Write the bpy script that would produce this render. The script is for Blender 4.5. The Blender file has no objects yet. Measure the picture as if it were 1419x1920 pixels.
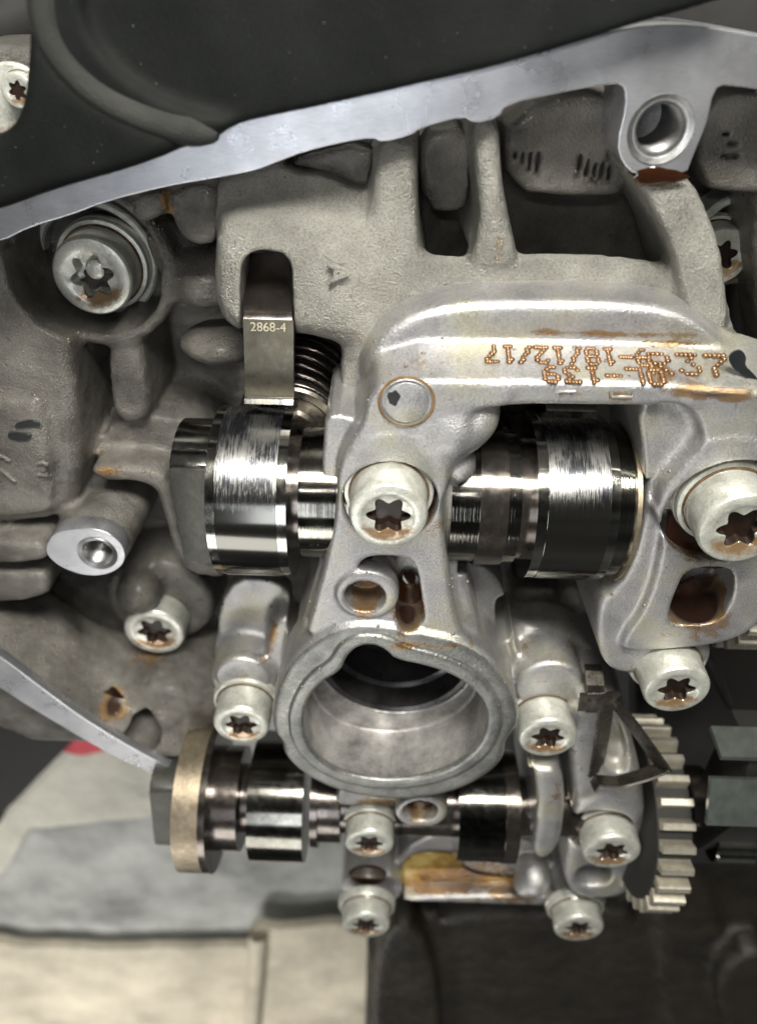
import bpy, bmesh, math, random
import numpy as np
from mathutils import Vector, Matrix
random.seed(4); rng=np.random.default_rng(4)
SC=bpy.context.scene; COL=SC.collection
# ---------------------------------------------------------------- camera
F=1450.0
_a=np.array([.028,.73,-1.]); _a/=np.linalg.norm(_a)
_z=-_a; _x=np.array([1,-.021,0.]); _x-=_x.dot(_z)*_z; _x/=np.linalg.norm(_x); _y=np.cross(_z,_x)
R=np.stack([_x,_y,_z],1)                      # world -> camera axes
CAM=R.T@np.array([0,0,12.6])
cd=bpy.data.cameras.new('camera'); cam=bpy.data.objects.new('camera',cd); COL.objects.link(cam)
cd.sensor_fit='VERTICAL'; cd.sensor_height=36; cd.sensor_width=36; cd.lens=F/1920*36
M=Matrix([list(R.T[i]) + [CAM[i]] for i in range(3)]+[[0,0,0,1]]); cam.matrix_world=M
cd.clip_start=.1; cd.clip_end=500
cd.dof.use_dof=True; cd.dof.focus_distance=12.9; cd.dof.aperture_fstop=cd.lens/1000/.175
SC.camera=cam
def ray(px,py): return R.T@np.array([(px-709.5)/F,-(py-960)/F,-1.])
def P(px,py,z):
    d=ray(px,py); return CAM+(z-CAM[2])/d[2]*d
def depth(px,py,z): return (z-CAM[2])/ray(px,py)[2]
# ---------------------------------------------------------------- light
w=bpy.data.worlds.new('World'); SC.world=w; w.use_nodes=True
nt=w.node_tree; N=nt.nodes; L=nt.links; N.clear()
out=N.new('ShaderNodeOutputWorld'); bg=N.new('ShaderNodeBackground'); tc=N.new('ShaderNodeTexCoord')
nz=N.new('ShaderNodeTexNoise'); nz.inputs['Scale'].default_value=1.6; nz.inputs['Detail'].default_value=2
cr=N.new('ShaderNodeValToRGB'); e=cr.color_ramp.elements
e[0].position=.36; e[0].color=(.05,.052,.055,1); e[1].position=.68; e[1].color=(.62,.62,.58,1)
L.new(tc.outputs['Generated'],nz.inputs['Vector']); L.new(nz.outputs['Fac'],cr.inputs['Fac'])
L.new(cr.outputs['Color'],bg.inputs['Color']); bg.inputs['Strength'].default_value=.15
L.new(bg.outputs[0],out.inputs[0])
def area(name,loc,target,sx,sy,power,color):
    l=bpy.data.lights.new(name,'AREA'); l.shape='RECTANGLE'; l.size=sx; l.size_y=sy; l.energy=power; l.color=color
    o=bpy.data.objects.new(name,l); COL.objects.link(o); o.location=loc
    o.rotation_euler=(Vector(target)-Vector(loc)).to_track_quat('-Z','Y').to_euler(); return o
area('ceiling_tube_lamp',(2,27,15),(0,-2,-1),16,7.0,19000,(1,.97,.88))
area('rim_fill_lamp',(-5,2,32),(0,2,-1),14,5,1250,(.92,.96,1))  # unseen fill lamp, added to brighten and streak the milled rim
area('front_fill_lamp',(-9,-30,34),(0,-14,-4),20,16,4300,(1,.98,.93))  # unseen fill lamp, added so flat front faces reflect brighter
area('floor_fill_lamp',(-24,-58,16),(-16,-62,-14),10,10,7600,(1,.97,.9))  # added fill lamp without a real fixture, lifts floor, rag and cardboard
for i,dx in enumerate((-.5,.15)):
    l=bpy.data.lights.new('flash_lamp','POINT'); l.energy=480; l.shadow_soft_size=.07; l.color=(1,.97,.9)
    o=bpy.data.objects.new('flash_lamp',l); COL.objects.link(o); o.location=Vector(CAM)+Vector((dx,1.1,.2))
SC.view_settings.view_transform='Standard'; SC.view_settings.look='None'; SC.view_settings.exposure=.45
# ---------------------------------------------------------------- materials
def newmat(name):
    m=bpy.data.materials.new(name); m.use_nodes=True; t=m.node_tree
    return m,t,t.nodes,t.links,t.nodes['Principled BSDF']
def noise(N,L,vec,scale,detail=3,rough=.55,sc=None):
    n=N.new('ShaderNodeTexNoise'); n.inputs['Scale'].default_value=scale; n.inputs['Detail'].default_value=detail; n.inputs['Roughness'].default_value=rough
    if sc:
        mp=N.new('ShaderNodeMapping'); mp.inputs['Scale'].default_value=sc; L.new(vec,mp.inputs['Vector']); vec=mp.outputs[0]
    L.new(vec,n.inputs['Vector']); return n.outputs['Fac']
def ramp(N,L,fac,stops):
    c=N.new('ShaderNodeValToRGB'); el=c.color_ramp.elements
    while len(el)<len(stops): el.new(.5)
    for q,(p,v) in zip(el,stops):
        q.position=p; q.color=(v if isinstance(v,tuple) else (v,v,v))+(1,)
    L.new(fac,c.inputs['Fac']); return c.outputs['Color']
def mth(N,L,op,a,b=None,clamp=False):
    m=N.new('ShaderNodeMath'); m.operation=op; m.use_clamp=clamp
    for i,v in enumerate((a,b)):
        if v is None: continue
        if isinstance(v,(int,float)): m.inputs[i].default_value=v
        else: L.new(v,m.inputs[i])
    return m.outputs[0]
def mixc(N,L,f,a,b,mode='MIX'):
    m=N.new('ShaderNodeMix'); m.data_type='RGBA'; m.blend_type=mode
    for s,v in ((m.inputs['Factor'],f),(m.inputs['A'],a),(m.inputs['B'],b)):
        if isinstance(v,tuple): s.default_value=v+(1,)
        elif isinstance(v,(int,float)): s.default_value=v
        else: L.new(v,s)
    return m.outputs['Result']
OILC=(.27,.145,.035)
def metal(name,dark,light,metallic=.7,r0=.3,r1=.5,grain=45,gstr=.2,gdist=.02,blot=1.2,oil=True,lump=0,streak=None,coat=0,tint=None,spec=.5,painted_sparkle=0,gmix=.35):
    m,t,N,L,b=newmat(name)
    tc=N.new('ShaderNodeTexCoord').outputs['Object']
    big=noise(N,L,tc,blot,5,.62)
    base=ramp(N,L,big,[(.32,dark),(.68,light)])
    if tint:
        tn=noise(N,L,tc,blot*.7+.31,3); base=mixc(N,L,ramp(N,L,tn,[(.48,0.),(.66,.75)]),base,tint)
    g=noise(N,L,tc,grain,4,.65,streak)
    base=mixc(N,L,gmix,base,ramp(N,L,g,[(.3,.25),(.7,1.)]),'MULTIPLY')
    rg=ramp(N,L,noise(N,L,tc,blot*3.3,4),[(.3,r0),(.7,r1)])
    if oil:
        at=N.new('ShaderNodeAttribute'); at.attribute_name='oil'
        on=noise(N,L,tc,2.6,5,.6)
        k=mth(N,L,'ADD',at.outputs['Fac'],mth(N,L,'MULTIPLY',mth(N,L,'SUBTRACT',on,.5),1.5))
        k=ramp(N,L,mth(N,L,'MULTIPLY',k,mth(N,L,'GREATER_THAN',at.outputs['Fac'],.04)),[(.3,0.),(.62,1.)])
        deep=ramp(N,L,at.outputs['Fac'],[(.70,OILC),(.95,(.035,.012,.004))])
        base=mixc(N,L,mth(N,L,'MAXIMUM',mth(N,L,'MULTIPLY',k,.8),ramp(N,L,at.outputs['Fac'],[(.80,0.),(1.,.97)])),base,deep)
        rg=mixc(N,L,k,rg,(.09,.09,.09))
    if painted_sparkle: base=mixc(N,L,ramp(N,L,noise(N,L,tc,painted_sparkle,1,.5),[(.80,0.),(.83,1.)]),base,(.35,.35,.33))  # pale specks in the base colour imitate sparkle
    b.inputs['Specular IOR Level'].default_value=spec
    L.new(base,b.inputs['Base Color']); L.new(rg,b.inputs['Roughness']); b.inputs['Metallic'].default_value=metallic
    if coat: b.inputs['Coat Weight'].default_value=coat; b.inputs['Coat Roughness'].default_value=.22
    bp=N.new('ShaderNodeBump'); bp.inputs['Strength'].default_value=gstr; bp.inputs['Distance'].default_value=gdist
    L.new(g,bp.inputs['Height'])
    if lump:
        b2=N.new('ShaderNodeBump'); b2.inputs['Strength'].default_value=lump; b2.inputs['Distance'].default_value=.12
        L.new(noise(N,L,tc,5,4,.6),b2.inputs['Height']); L.new(b2.outputs[0],bp.inputs['Normal'])
    L.new(bp.outputs[0],b.inputs['Normal']); return m
def plain(name,col,rough=.4,metallic=0.,coat=0,spec=.5,bump=0,bscale=30,var=.25,vscale=3,bdist=.03):
    m,t,N,L,b=newmat(name); tc=N.new('ShaderNodeTexCoord').outputs['Object']
    d=tuple(c*(1-var) for c in col); l=tuple(min(1,c*(1+var)) for c in col)
    L.new(ramp(N,L,noise(N,L,tc,vscale,5,.65),[(.3,d),(.7,l)]),b.inputs['Base Color'])
    b.inputs['Roughness'].default_value=rough; b.inputs['Metallic'].default_value=metallic
    b.inputs['Coat Weight'].default_value=coat
    if bump:
        bp=N.new('ShaderNodeBump'); bp.inputs['Strength'].default_value=bump; bp.inputs['Distance'].default_value=bdist
        L.new(noise(N,L,tc,bscale,3,.6),bp.inputs['Height']); L.new(bp.outputs[0],b.inputs['Normal'])
    return m
MT={}
MT['bridge']=metal('die cast aluminium',(.36,.355,.37),(.60,.59,.585),.72,.27,.46,26,.6,.025,1.0,tint=(.46,.44,.33),coat=.4,gmix=.5)
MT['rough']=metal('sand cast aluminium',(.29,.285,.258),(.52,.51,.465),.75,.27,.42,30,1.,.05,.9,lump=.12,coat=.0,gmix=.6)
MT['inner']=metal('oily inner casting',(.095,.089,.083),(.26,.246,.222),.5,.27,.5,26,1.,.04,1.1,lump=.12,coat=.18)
MT['flange']=metal('milled aluminium',(.42,.43,.47),(.68,.685,.72),.85,.24,.36,12,.22,.008,.5,streak=(.7,14,1),coat=.1)
MT['lip']=metal('milled ring lip',(.20,.205,.205),(.40,.40,.375),.75,.28,.45,20,.6,.02,1.5,gmix=.5)
MT['steel']=metal('ground steel',(.30,.29,.27),(.48,.47,.43),1.,.08,.16,10,.10,.004,2.,oil=False,streak=(14,.6,.6))
MT['msteel']=metal('oily lobe steel',(.09,.088,.08),(.18,.175,.155),1.,.09,.17,10,.10,.004,2.,oil=False,streak=(14,.6,.6))
MT['dsteel']=metal('dark oiled steel',(.07,.06,.055),(.16,.14,.125),.9,.12,.26,9,.14,.004,2.,oil=False,streak=(12,.6,.6),coat=.3)
MT['fsteel']=metal('dark steel flat',(.055,.056,.05),(.09,.09,.08),.6,.4,.5,10,.1,.004,2.,oil=False,streak=(3,1,1))
MT['tan']=metal('tan phosphate steel',(.20,.165,.12),(.42,.35,.255),.8,.34,.5,10,.4,.015,1.6,oil=False)
MT['gear']=metal('gear steel',(.50,.46,.38),(.76,.72,.61),.75,.3,.42,20,.15,.006,2.,oil=False)
MT['black']=metal('black satin cover',(.0045,.0055,.0052),(.009,.0102,.0096),0,.5,.65,34,.6,.02,.8,oil=False,spec=.1,painted_sparkle=38)
MT['ridge']=metal('grainy ridge with painted grazing light',(.012,.013,.012),(.035,.036,.033),.15,.42,.55,34,1.,.03,1.2,oil=False,spec=.4,painted_sparkle=30)  # base lightened and flecked to stand in for light grazing the ridge
MT['thread']=metal('cut thread aluminium',(.24,.24,.245),(.42,.42,.42),.9,.3,.42,20,.2,.01,2.,oil=False)
MT['clip']=metal('spring sheet steel',(.08,.072,.062),(.16,.145,.125),.9,.22,.36,12,.15,.006,2.,oil=False,coat=.3)
MT['gold']=metal('bronzed follower',(.055,.05,.04),(.125,.112,.082),.85,.25,.36,12,.1,.004,1.5,oil=False,streak=(6,1,1))
MT['gap_shade']=plain('painted gap shade',(.008,.007,.006),.7,0,0,.15)  # near black colour that stands in for shade in gaps
MT['oil']=plain('pooled engine oil',(.018,.006,.0025),.07,0,.4)
MT['amber']=plain('thin amber oil film',(.20,.12,.05),.12,.2,1.,var=.4,vscale=4)
MT['liner']=metal('dark neck wall',(.07,.068,.07),(.17,.165,.165),.8,.25,.4,20,.2,.01,1.5,oil=False,coat=.3)  # darker than the bore wall above it
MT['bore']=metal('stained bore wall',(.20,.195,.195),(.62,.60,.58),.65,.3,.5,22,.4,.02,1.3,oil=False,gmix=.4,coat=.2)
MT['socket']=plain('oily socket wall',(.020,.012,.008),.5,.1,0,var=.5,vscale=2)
MT['drop']=plain('oil droplet',(.13,.10,.075),.04,0,1.)
def trough():
    m,t,N,L,b=newmat('amber oil in the trough'); tc=N.new('ShaderNodeTexCoord').outputs['Object']
    f=noise(N,L,tc,.9,4,.6); base=ramp(N,L,f,[(.35,(.10,.035,.006)),(.5,(.38,.22,.04)),(.62,(.62,.46,.16))])
    base=mixc(N,L,ramp(N,L,noise(N,L,tc,4.,4,.6),[(.64,0.),(.7,.8)]),base,(.03,.02,.01))
    L.new(base,b.inputs['Base Color']); b.inputs['Roughness'].default_value=.1; b.inputs['Coat Weight'].default_value=.6; b.inputs['Metallic'].default_value=.3; return m
MT['trough']=trough()
MT['paint']=plain('black paint mark',(.012,.013,.015),.35)
MT['seam']=plain('brown oil caught in the seam',(.09,.055,.03),.2,.1,.6,var=.6,vscale=5)
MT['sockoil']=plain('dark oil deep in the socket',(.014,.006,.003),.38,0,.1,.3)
MT['laser']=plain('laser marking',(.40,.365,.27),.5,.3)
MT['dot']=plain('peened dots with dried oil',(.20,.105,.045),.22,.6,.6,var=.5,vscale=14)
MT['floor']=plain('worn workshop floor',(.40,.41,.40),.6,0,0,.3,.6,.7,.6,.13,.3)
MT['board']=plain('corrugated cardboard',(.58,.53,.43),.8,0,0,.3,.6,.6,.3,.22,.4)
MT['rag']=plain('off white rag',(.72,.71,.63),.9,0,0,.3,.9,.55,.18,.3,.8)
MT['red']=plain('red rag stripe',(.75,.12,.15),.9,0,0,.3,.4,3,.25,.5)
MT['rubber']=plain('black rubber',(.010,.010,.010),.7,0,0,.2)
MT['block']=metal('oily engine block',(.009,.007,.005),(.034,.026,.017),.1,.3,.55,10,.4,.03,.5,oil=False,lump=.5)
MT['flat']=plain('grey green shaft flat',(.058,.066,.061),.4,.2,.2)
# zinc with amber oil on the low side of the rim
def zinc():
    m,t,N,L,b=newmat('yellowish zinc plating'); tc=N.new('ShaderNodeTexCoord').outputs['Object']
    inf=N.new('ShaderNodeObjectInfo'); va=N.new('ShaderNodeVectorMath'); va.operation='ADD'; cx=N.new('ShaderNodeCombineXYZ'); L.new(mth(N,L,'MULTIPLY',inf.outputs['Random'],37.),cx.inputs[0])
    raw=tc; L.new(tc,va.inputs[0]); L.new(cx.outputs[0],va.inputs[1]); tc=va.outputs[0]
    base=ramp(N,L,noise(N,L,tc,2.6,5,.65),[(.3,(.38,.39,.345)),(.52,(.55,.555,.50)),(.7,(.64,.64,.60))])
    g=noise(N,L,tc,22,3,.6); base=mixc(N,L,.4,base,ramp(N,L,g,[(.33,.4),(.6,1.)]),'MULTIPLY')
    s=N.new('ShaderNodeSeparateXYZ'); L.new(raw,s.inputs[0])
    ym=mth(N,L,'MULTIPLY',s.outputs['Y'],-1.); 
    a=mth(N,L,'ADD',mth(N,L,'MULTIPLY',mth(N,L,'SUBTRACT',ym,.22),2.6),mth(N,L,'MULTIPLY',mth(N,L,'SUBTRACT',noise(N,L,tc,1.6,3),.5),1.6))
    rad=mth(N,L,'SQRT',mth(N,L,'ADD',mth(N,L,'MULTIPLY',s.outputs['X'],s.outputs['X']),mth(N,L,'MULTIPLY',s.outputs['Y'],s.outputs['Y'])))
    rn=mth(N,L,'ADD',rad,mth(N,L,'MULTIPLY',mth(N,L,'SUBTRACT',noise(N,L,tc,3.,3),.5),.5))
    k=mth(N,L,'MULTIPLY',mth(N,L,'MULTIPLY',ramp(N,L,a,[(.0,0.),(.4,1.)]),ramp(N,L,rn,[(.66,1.),(.86,0.)])),mth(N,L,'GREATER_THAN',s.outputs['Z'],-.14))
    base=mixc(N,L,mth(N,L,'MULTIPLY',k,.85),base,(.21,.105,.028))
    L.new(base,b.inputs['Base Color']); b.inputs['Metallic'].default_value=.45
    L.new(mixc(N,L,k,ramp(N,L,noise(N,L,tc,4,3),[(.3,.3),(.7,.46)]),(.12,.12,.12)),b.inputs['Roughness'])
    b.inputs['Coat Weight'].default_value=.5; b.inputs['Coat Roughness'].default_value=.1
    bp=N.new('ShaderNodeBump'); bp.inputs['Strength'].default_value=.3; bp.inputs['Distance'].default_value=.03
    L.new(noise(N,L,tc,9,4,.6),bp.inputs['Height']); L.new(bp.outputs[0],b.inputs['Normal']); return m
MT['zinc']=zinc()
# worn cam track: scratches run round the lobe (no variation across x)
def worn():
    m,t,N,L,b=newmat('worn cam track'); tc=N.new('ShaderNodeTexCoord').outputs['Object']
    s1=noise(N,L,tc,1.,6,.72,(46,2.6,2.6)); s2=noise(N,L,tc,1.,3,.6,(2.2,1.4,1.4))
    v=mth(N,L,'ADD',s1,mth(N,L,'MULTIPLY',mth(N,L,'SUBTRACT',s2,.5),1.1))
    sp=N.new('ShaderNodeSeparateXYZ'); L.new(tc,sp.inputs[0])
    yy=mth(N,L,'ADD',sp.outputs['Y'],mth(N,L,'MULTIPLY',mth(N,L,'SUBTRACT',s1,.5),.5))
    fade=ramp(N,L,mth(N,L,'MULTIPLY',yy,.6),[(.36,0.),(.45,.30),(.52,.8),(.60,1.)])
    base=ramp(N,L,v,[(.38,(.09,.095,.115)),(.5,(.18,.18,.185)),(.64,(.27,.267,.26))])
    base=mixc(N,L,fade,(.105,.103,.095),base)
    L.new(base,b.inputs['Base Color']); b.inputs['Metallic'].default_value=.95
    L.new(mixc(N,L,fade,(.12,.12,.12),ramp(N,L,v,[(.4,.2),(.6,.34)])),b.inputs['Roughness'])
    bp=N.new('ShaderNodeBump'); bp.inputs['Strength'].default_value=.25; bp.inputs['Distance'].default_value=.008
    L.new(mth(N,L,'MULTIPLY',v,fade),bp.inputs['Height']); L.new(bp.outputs[0],b.inputs['Normal']); return m
MT['worn']=worn()
def matte_rings():   # turned journal: fine rings round x
    return metal('turned journal steel',(.12,.115,.105),(.36,.35,.31),1.,.07,.14,1,.35,.012,1.,oil=False,streak=(34,.05,.05))
MT['journal']=matte_rings()
# ---------------------------------------------------------------- object helpers
def link(name,me,mat,parent=None):
    o=bpy.data.objects.new(name,me); COL.objects.link(o)
    if mat is not None and not me.materials: me.materials.append(MT[mat] if isinstance(mat,str) else mat)
    if parent: o.parent=parent
    return o
def thing(name,label,cat,loc=(0,0,0),group=None):
    o=bpy.data.objects.new(name,None); o.empty_display_size=.2; COL.objects.link(o); o.location=loc
    return tag(o,label,cat,group)
def tag(o,label=None,cat=None,group=None,kind=None):
    for k,v in (('label',label),('category',cat),('group',group),('kind',kind)):
        if v: o[k]=v
    return o
def npmesh(name,V,Q,smooth=True):
    me=bpy.data.meshes.new(name); V=np.asarray(V,np.float32); Q=np.asarray(Q,np.int32)
    me.vertices.add(len(V)); me.vertices.foreach_set('co',V.ravel())
    k=Q.shape[1]; me.loops.add(Q.size); me.loops.foreach_set('vertex_index',Q.ravel())
    me.polygons.add(len(Q)); me.polygons.foreach_set('loop_start',np.arange(0,Q.size,k,dtype=np.int32))
    try: me.polygons.foreach_set('loop_total',np.full(len(Q),k,np.int32))
    except Exception: pass
    me.polygons.foreach_set('use_smooth',np.full(len(Q),smooth)); me.update(calc_edges=True); return me
def bmmesh(name,bm,smooth=None,bevel=0,seg=2):
    if bevel: bmesh.ops.bevel(bm,geom=[e for e in bm.edges if len(e.link_faces)==2 and e.calc_face_angle(0)>.5],offset=bevel,segments=seg,affect='EDGES',profile=.5)
    bmesh.ops.recalc_face_normals(bm,faces=bm.faces)
    me=bpy.data.meshes.new(name); 
    for f in bm.faces: f.smooth=True
    bm.to_mesh(me); bm.free()
    if hasattr(me,'set_sharp_from_angle') and smooth is not False: me.set_sharp_from_angle(angle=.6)
    return me
def lathe(name,prof,n=64,axis='Z',close=False):
    V=[];Q=[]
    for i in range(n):
        a=2*math.pi*i/n; c,s=math.cos(a),math.sin(a)
        for r,z in prof:
            V.append((r*c,r*s,z) if axis=='Z' else (z,r*c,r*s))
    m=len(prof)
    for i in range(n):
        j=(i+1)%n
        for k in range(m if close else m-1):
            l=(k+1)%m
            Q.append((i*m+k,j*m+k,j*m+l,i*m+l) if axis=='Z' else (i*m+k,j*m+k,j*m+l,i*m+l))
    me=npmesh(name,V,Q)
    bm=bmesh.new(); bm.from_mesh(me); bmesh.ops.remove_doubles(bm,verts=bm.verts,dist=1e-5); bmesh.ops.recalc_face_normals(bm,faces=bm.faces); bm.to_mesh(me); bm.free()
    me.set_sharp_from_angle(angle=.6); return me
def chaikin(p,n=2):
    p=np.asarray(p,float)
    for _ in range(n):
        q=np.roll(p,-1,0); p=np.stack([.75*p+.25*q,.25*p+.75*q],1).reshape(-1,p.shape[1])
    return p
def wpoly(px,z,n=2):
    return np.array([P(a,b,z)[:2] for a,b in chaikin(px,n)])
def plate(name,polys,zf,th,mat,parent=None,bevel=.03,n=2,world=False):
    c=bpy.data.curves.new(name,'CURVE'); c.dimensions='2D'; c.fill_mode='BOTH'; c.extrude=max(th/2-bevel,.0005); c.bevel_depth=bevel; c.bevel_resolution=2; c.offset=-bevel
    for p in polys:
        q=np.asarray(p) if world else wpoly(p,zf,n)
        s=c.splines.new('POLY'); s.points.add(len(q)-1); s.use_cyclic_u=True
        for a,b in zip(s.points,q): a.co=(b[0],b[1],0,1)
    t=bpy.data.objects.new('t',c); COL.objects.link(t); bpy.context.view_layer.update()
    me=bpy.data.meshes.new_from_object(t.evaluated_get(bpy.context.evaluated_depsgraph_get())); bpy.data.objects.remove(t); bpy.data.curves.remove(c)
    me.transform(Matrix.Translation((0,0,zf-th/2))); me.name=name
    for f in me.polygons: f.use_smooth=True
    me.set_sharp_from_angle(angle=.5); me.materials.clear()
    return link(name,me,mat,parent)
def circle(px,py,z,r,n=32,ry=None):
    c=P(px,py,z)[:2]; return np.array([(c[0]+r*math.cos(2*math.pi*i/n),c[1]+(ry or r)*math.sin(2*math.pi*i/n)) for i in range(n)])
def ext(name,prof,x0,x1,mat,parent,bevel=.04):
    """profile in (y,z), extruded along x"""
    bm=bmesh.new(); a=[bm.verts.new((x0,y,z)) for y,z in prof]; b=[bm.verts.new((x1,y,z)) for y,z in prof]; n=len(prof)
    fa=bm.faces.new(a); fb=bm.faces.new(b[::-1])
    for i in range(n): bm.faces.new((a[i],b[i],b[(i+1)%n],a[(i+1)%n]))
    if bevel:
        ed=list(fa.edges)+list(fb.edges); bmesh.ops.bevel(bm,geom=ed,offset=bevel,segments=2,affect='EDGES',profile=.5)
    return link(name,bmmesh(name,bm),mat,parent)
def boxm(bm,c,s,rot=None):
    m=Matrix.Translation(c)@(rot.to_4x4() if rot else Matrix())@Matrix.Diagonal((*s,1)); bmesh.ops.create_cube(bm,size=1,matrix=m)
def tube(name,pts,r,mat,parent=None,n=10,flat=None):
    pts=[Vector(p) for p in pts]; V=[];Q=[]; up=Vector((0,0,1))
    for i,p in enumerate(pts):
        t=(pts[min(i+1,len(pts)-1)]-pts[max(i-1,0)]).normalized(); s=t.cross(up)
        if s.length<1e-3: s=Vector((1,0,0))
        s.normalize(); u=s.cross(t); rr=r[i] if isinstance(r,(list,tuple)) else r
        for k in range(n):
            a=2*math.pi*k/n; V.append(p+(s*math.cos(a)+u*math.sin(a))*rr)
    for i in range(len(pts)-1):
        for k in range(n): Q.append((i*n+k,i*n+(k+1)%n,(i+1)*n+(k+1)%n,(i+1)*n+k))
    return link(name,npmesh(name,V,Q),mat,parent)
def ribbon(name,pts,wid,th,mat,parent=None):
    """flat strip: pts path, wid = width vectors per point"""
    bm=bmesh.new(); rows=[]
    for i,p in enumerate(pts):
        p=Vector(p); wv=Vector(wid[i] if isinstance(wid,list) else wid)
        t=(Vector(pts[min(i+1,len(pts)-1)])-Vector(pts[max(i-1,0)])).normalized(); nn=t.cross(wv).normalized()*th/2
        rows.append([bm.verts.new(p+wv/2+nn),bm.verts.new(p-wv/2+nn),bm.verts.new(p-wv/2-nn),bm.verts.new(p+wv/2-nn)])
    for a,b in zip(rows,rows[1:]):
        for k in range(4): bm.faces.new((a[k],a[(k+1)%4],b[(k+1)%4],b[k]))
    bm.faces.new(rows[0]); bm.faces.new(rows[-1][::-1])
    return link(name,bmmesh(name,bm,bevel=min(th*.3,.02)),mat,parent)
# ---------------------------------------------------------------- signed distance volumes for castings
def smax(a,b,k): h=np.maximum(k-np.abs(a-b),0)/k; return np.maximum(a,b)+h*h*k*.25
class Vol:
    def __init__(s,lo,hi,h):
        s.lo=np.array(lo,float); s.h=h; s.n=(np.ceil((np.array(hi)-s.lo)/h).astype(int)+1)
        s.ax=[(s.lo[i]+h*np.arange(s.n[i])).astype(np.float32) for i in range(3)]
        s.F=np.full(tuple(s.n),.6,np.float32)
    def sl(s,lo,hi):
        i0=np.clip(np.floor((np.array(lo)-s.lo)/s.h).astype(int),0,s.n-1); i1=np.clip(np.ceil((np.array(hi)-s.lo)/s.h).astype(int)+1,1,s.n)
        return tuple(slice(a,b) for a,b in zip(i0,i1)), [s.ax[i][i0[i]:i1[i]] for i in range(3)]
    def comb(s,sl,d,op,k):
        A=s.F[sl]
        if op=='+': s.F[sl]=-smax(-A,-d,k)
        else: s.F[sl]=smax(A,-d,k)
    def poly(s,pw,zf,zb,r=.06,k=.06,taper=0.,op='+'):
        m=.35+abs(taper)*(zf-zb); lo=(*(pw.min(0)-m),zb-.35); hi=(*(pw.max(0)+m),zf+.35)
        sl,(x,y,z)=s.sl(lo,hi)
        if min(len(x),len(y),len(z))<2: return
        X,Y=np.meshgrid(x,y,indexing='ij'); d=np.full(X.shape,1e9,np.float32); ins=np.zeros(X.shape,bool)
        for (ax,ay),(bx,by) in zip(pw,np.roll(pw,-1,0)):
            ex,ey=bx-ax,by-ay; wx,wy=X-ax,Y-ay; t=np.clip((wx*ex+wy*ey)/(ex*ex+ey*ey+1e-12),0,1)
            d=np.minimum(d,(wx-ex*t)**2+(wy-ey*t)**2)
            c=((ay<=Y)!=(by<=Y))&(X<ax+(Y-ay)*ex/(ey if abs(ey)>1e-12 else 1e-12)); ins^=c
        d=np.sqrt(d); d[ins]*=-1
        D=(d[:,:,None]-taper*(zf-z)[None,None,:]).astype(np.float32); dz=(np.abs(z-(zf+zb)/2)-(zf-zb)/2)[None,None,:].astype(np.float32)
        s.comb(sl,smax(D,np.broadcast_to(dz,D.shape),max(r,1e-3)*2),op,k)
    def px(s,p,zf,zb,r=.06,k=.06,taper=0.,op='+',n=2,zr=None): s.poly(wpoly(p,zf if zr is None else zr,n),zf,zb,r,k,taper,op)
    def cyl(s,px,py,zf,zb,rad,r=.05,k=.06,taper=0.,op='+',zr=None):
        c=P(px,py,zf if zr is None else zr)[:2]; m=rad+.35+abs(taper)*(zf-zb); sl,(x,y,z)=s.sl((*(c-m),zb-.35),(*(c+m),zf+.35))
        if min(len(x),len(y),len(z))<2: return
        D=np.sqrt((x[:,None]-c[0])**2+(y[None,:]-c[1])**2)[:,:,None]-rad-taper*(zf-z)[None,None,:]
        dz=(np.abs(z-(zf+zb)/2)-(zf-zb)/2)[None,None,:]; s.comb(sl,smax(D,np.broadcast_to(dz,D.shape),max(r,1e-3)*2).astype(np.float32),op,k)
    def cylx(s,y0,z0,rad,x0,x1,r=.05,k=.06,op='+'):
        m=rad+.35; sl,(x,y,z)=s.sl((x0-.35,y0-m,z0-m),(x1+.35,y0+m,z0+m))
        if min(len(x),len(y),len(z))<2: return
        D=np.sqrt((y[:,None]-y0)**2+(z[None,:]-z0)**2)[None,:,:]-rad; dx=(np.abs(x-(x0+x1)/2)-(x1-x0)/2)[:,None,None]
        s.comb(sl,smax(np.broadcast_to(D,(len(x),len(y),len(z))),np.broadcast_to(dx,(len(x),len(y),len(z))),r*2).astype(np.float32),op,k)
    def ball(s,c,rad,k=.15,op='+'):
        rad=np.array(rad,float); c=np.array(c,float); m=rad+.4; sl,(x,y,z)=s.sl(c-m,c+m)
        if min(len(x),len(y),len(z))<2: return
        q=np.sqrt(((x-c[0])/rad[0])[:,None,None]**2+((y-c[1])/rad[1])[None,:,None]**2+((z-c[2])/rad[2])[None,None,:]**2)
        s.comb(sl,((q-1)*rad.min()).astype(np.float32),op,k)
    def rough(s,amp,scale):
        """low cost lumpy casting skin"""
        g=rng.standard_normal(tuple((s.n*s.h/scale).astype(int)+3)).astype(np.float32)
        X=[(a-l)/scale for a,l in zip(s.ax,s.lo)]; i=[np.floor(a).astype(int) for a in X]; f=[(a-b).astype(np.float32) for a,b in zip(X,i)]; f=[t*t*(3-2*t) for t in f]
        r=0
        for a in (0,1):
            for b in (0,1):
                for c in (0,1):
                    wx=(f[0] if a else 1-f[0])[:,None,None]; wy=(f[1] if b else 1-f[1])[None,:,None]; wz=(f[2] if c else 1-f[2])[None,None,:]
                    r=r+g[np.ix_(i[0]+a,i[1]+b,i[2]+c)]*wx*wy*wz
        s.F+=amp*r
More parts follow.
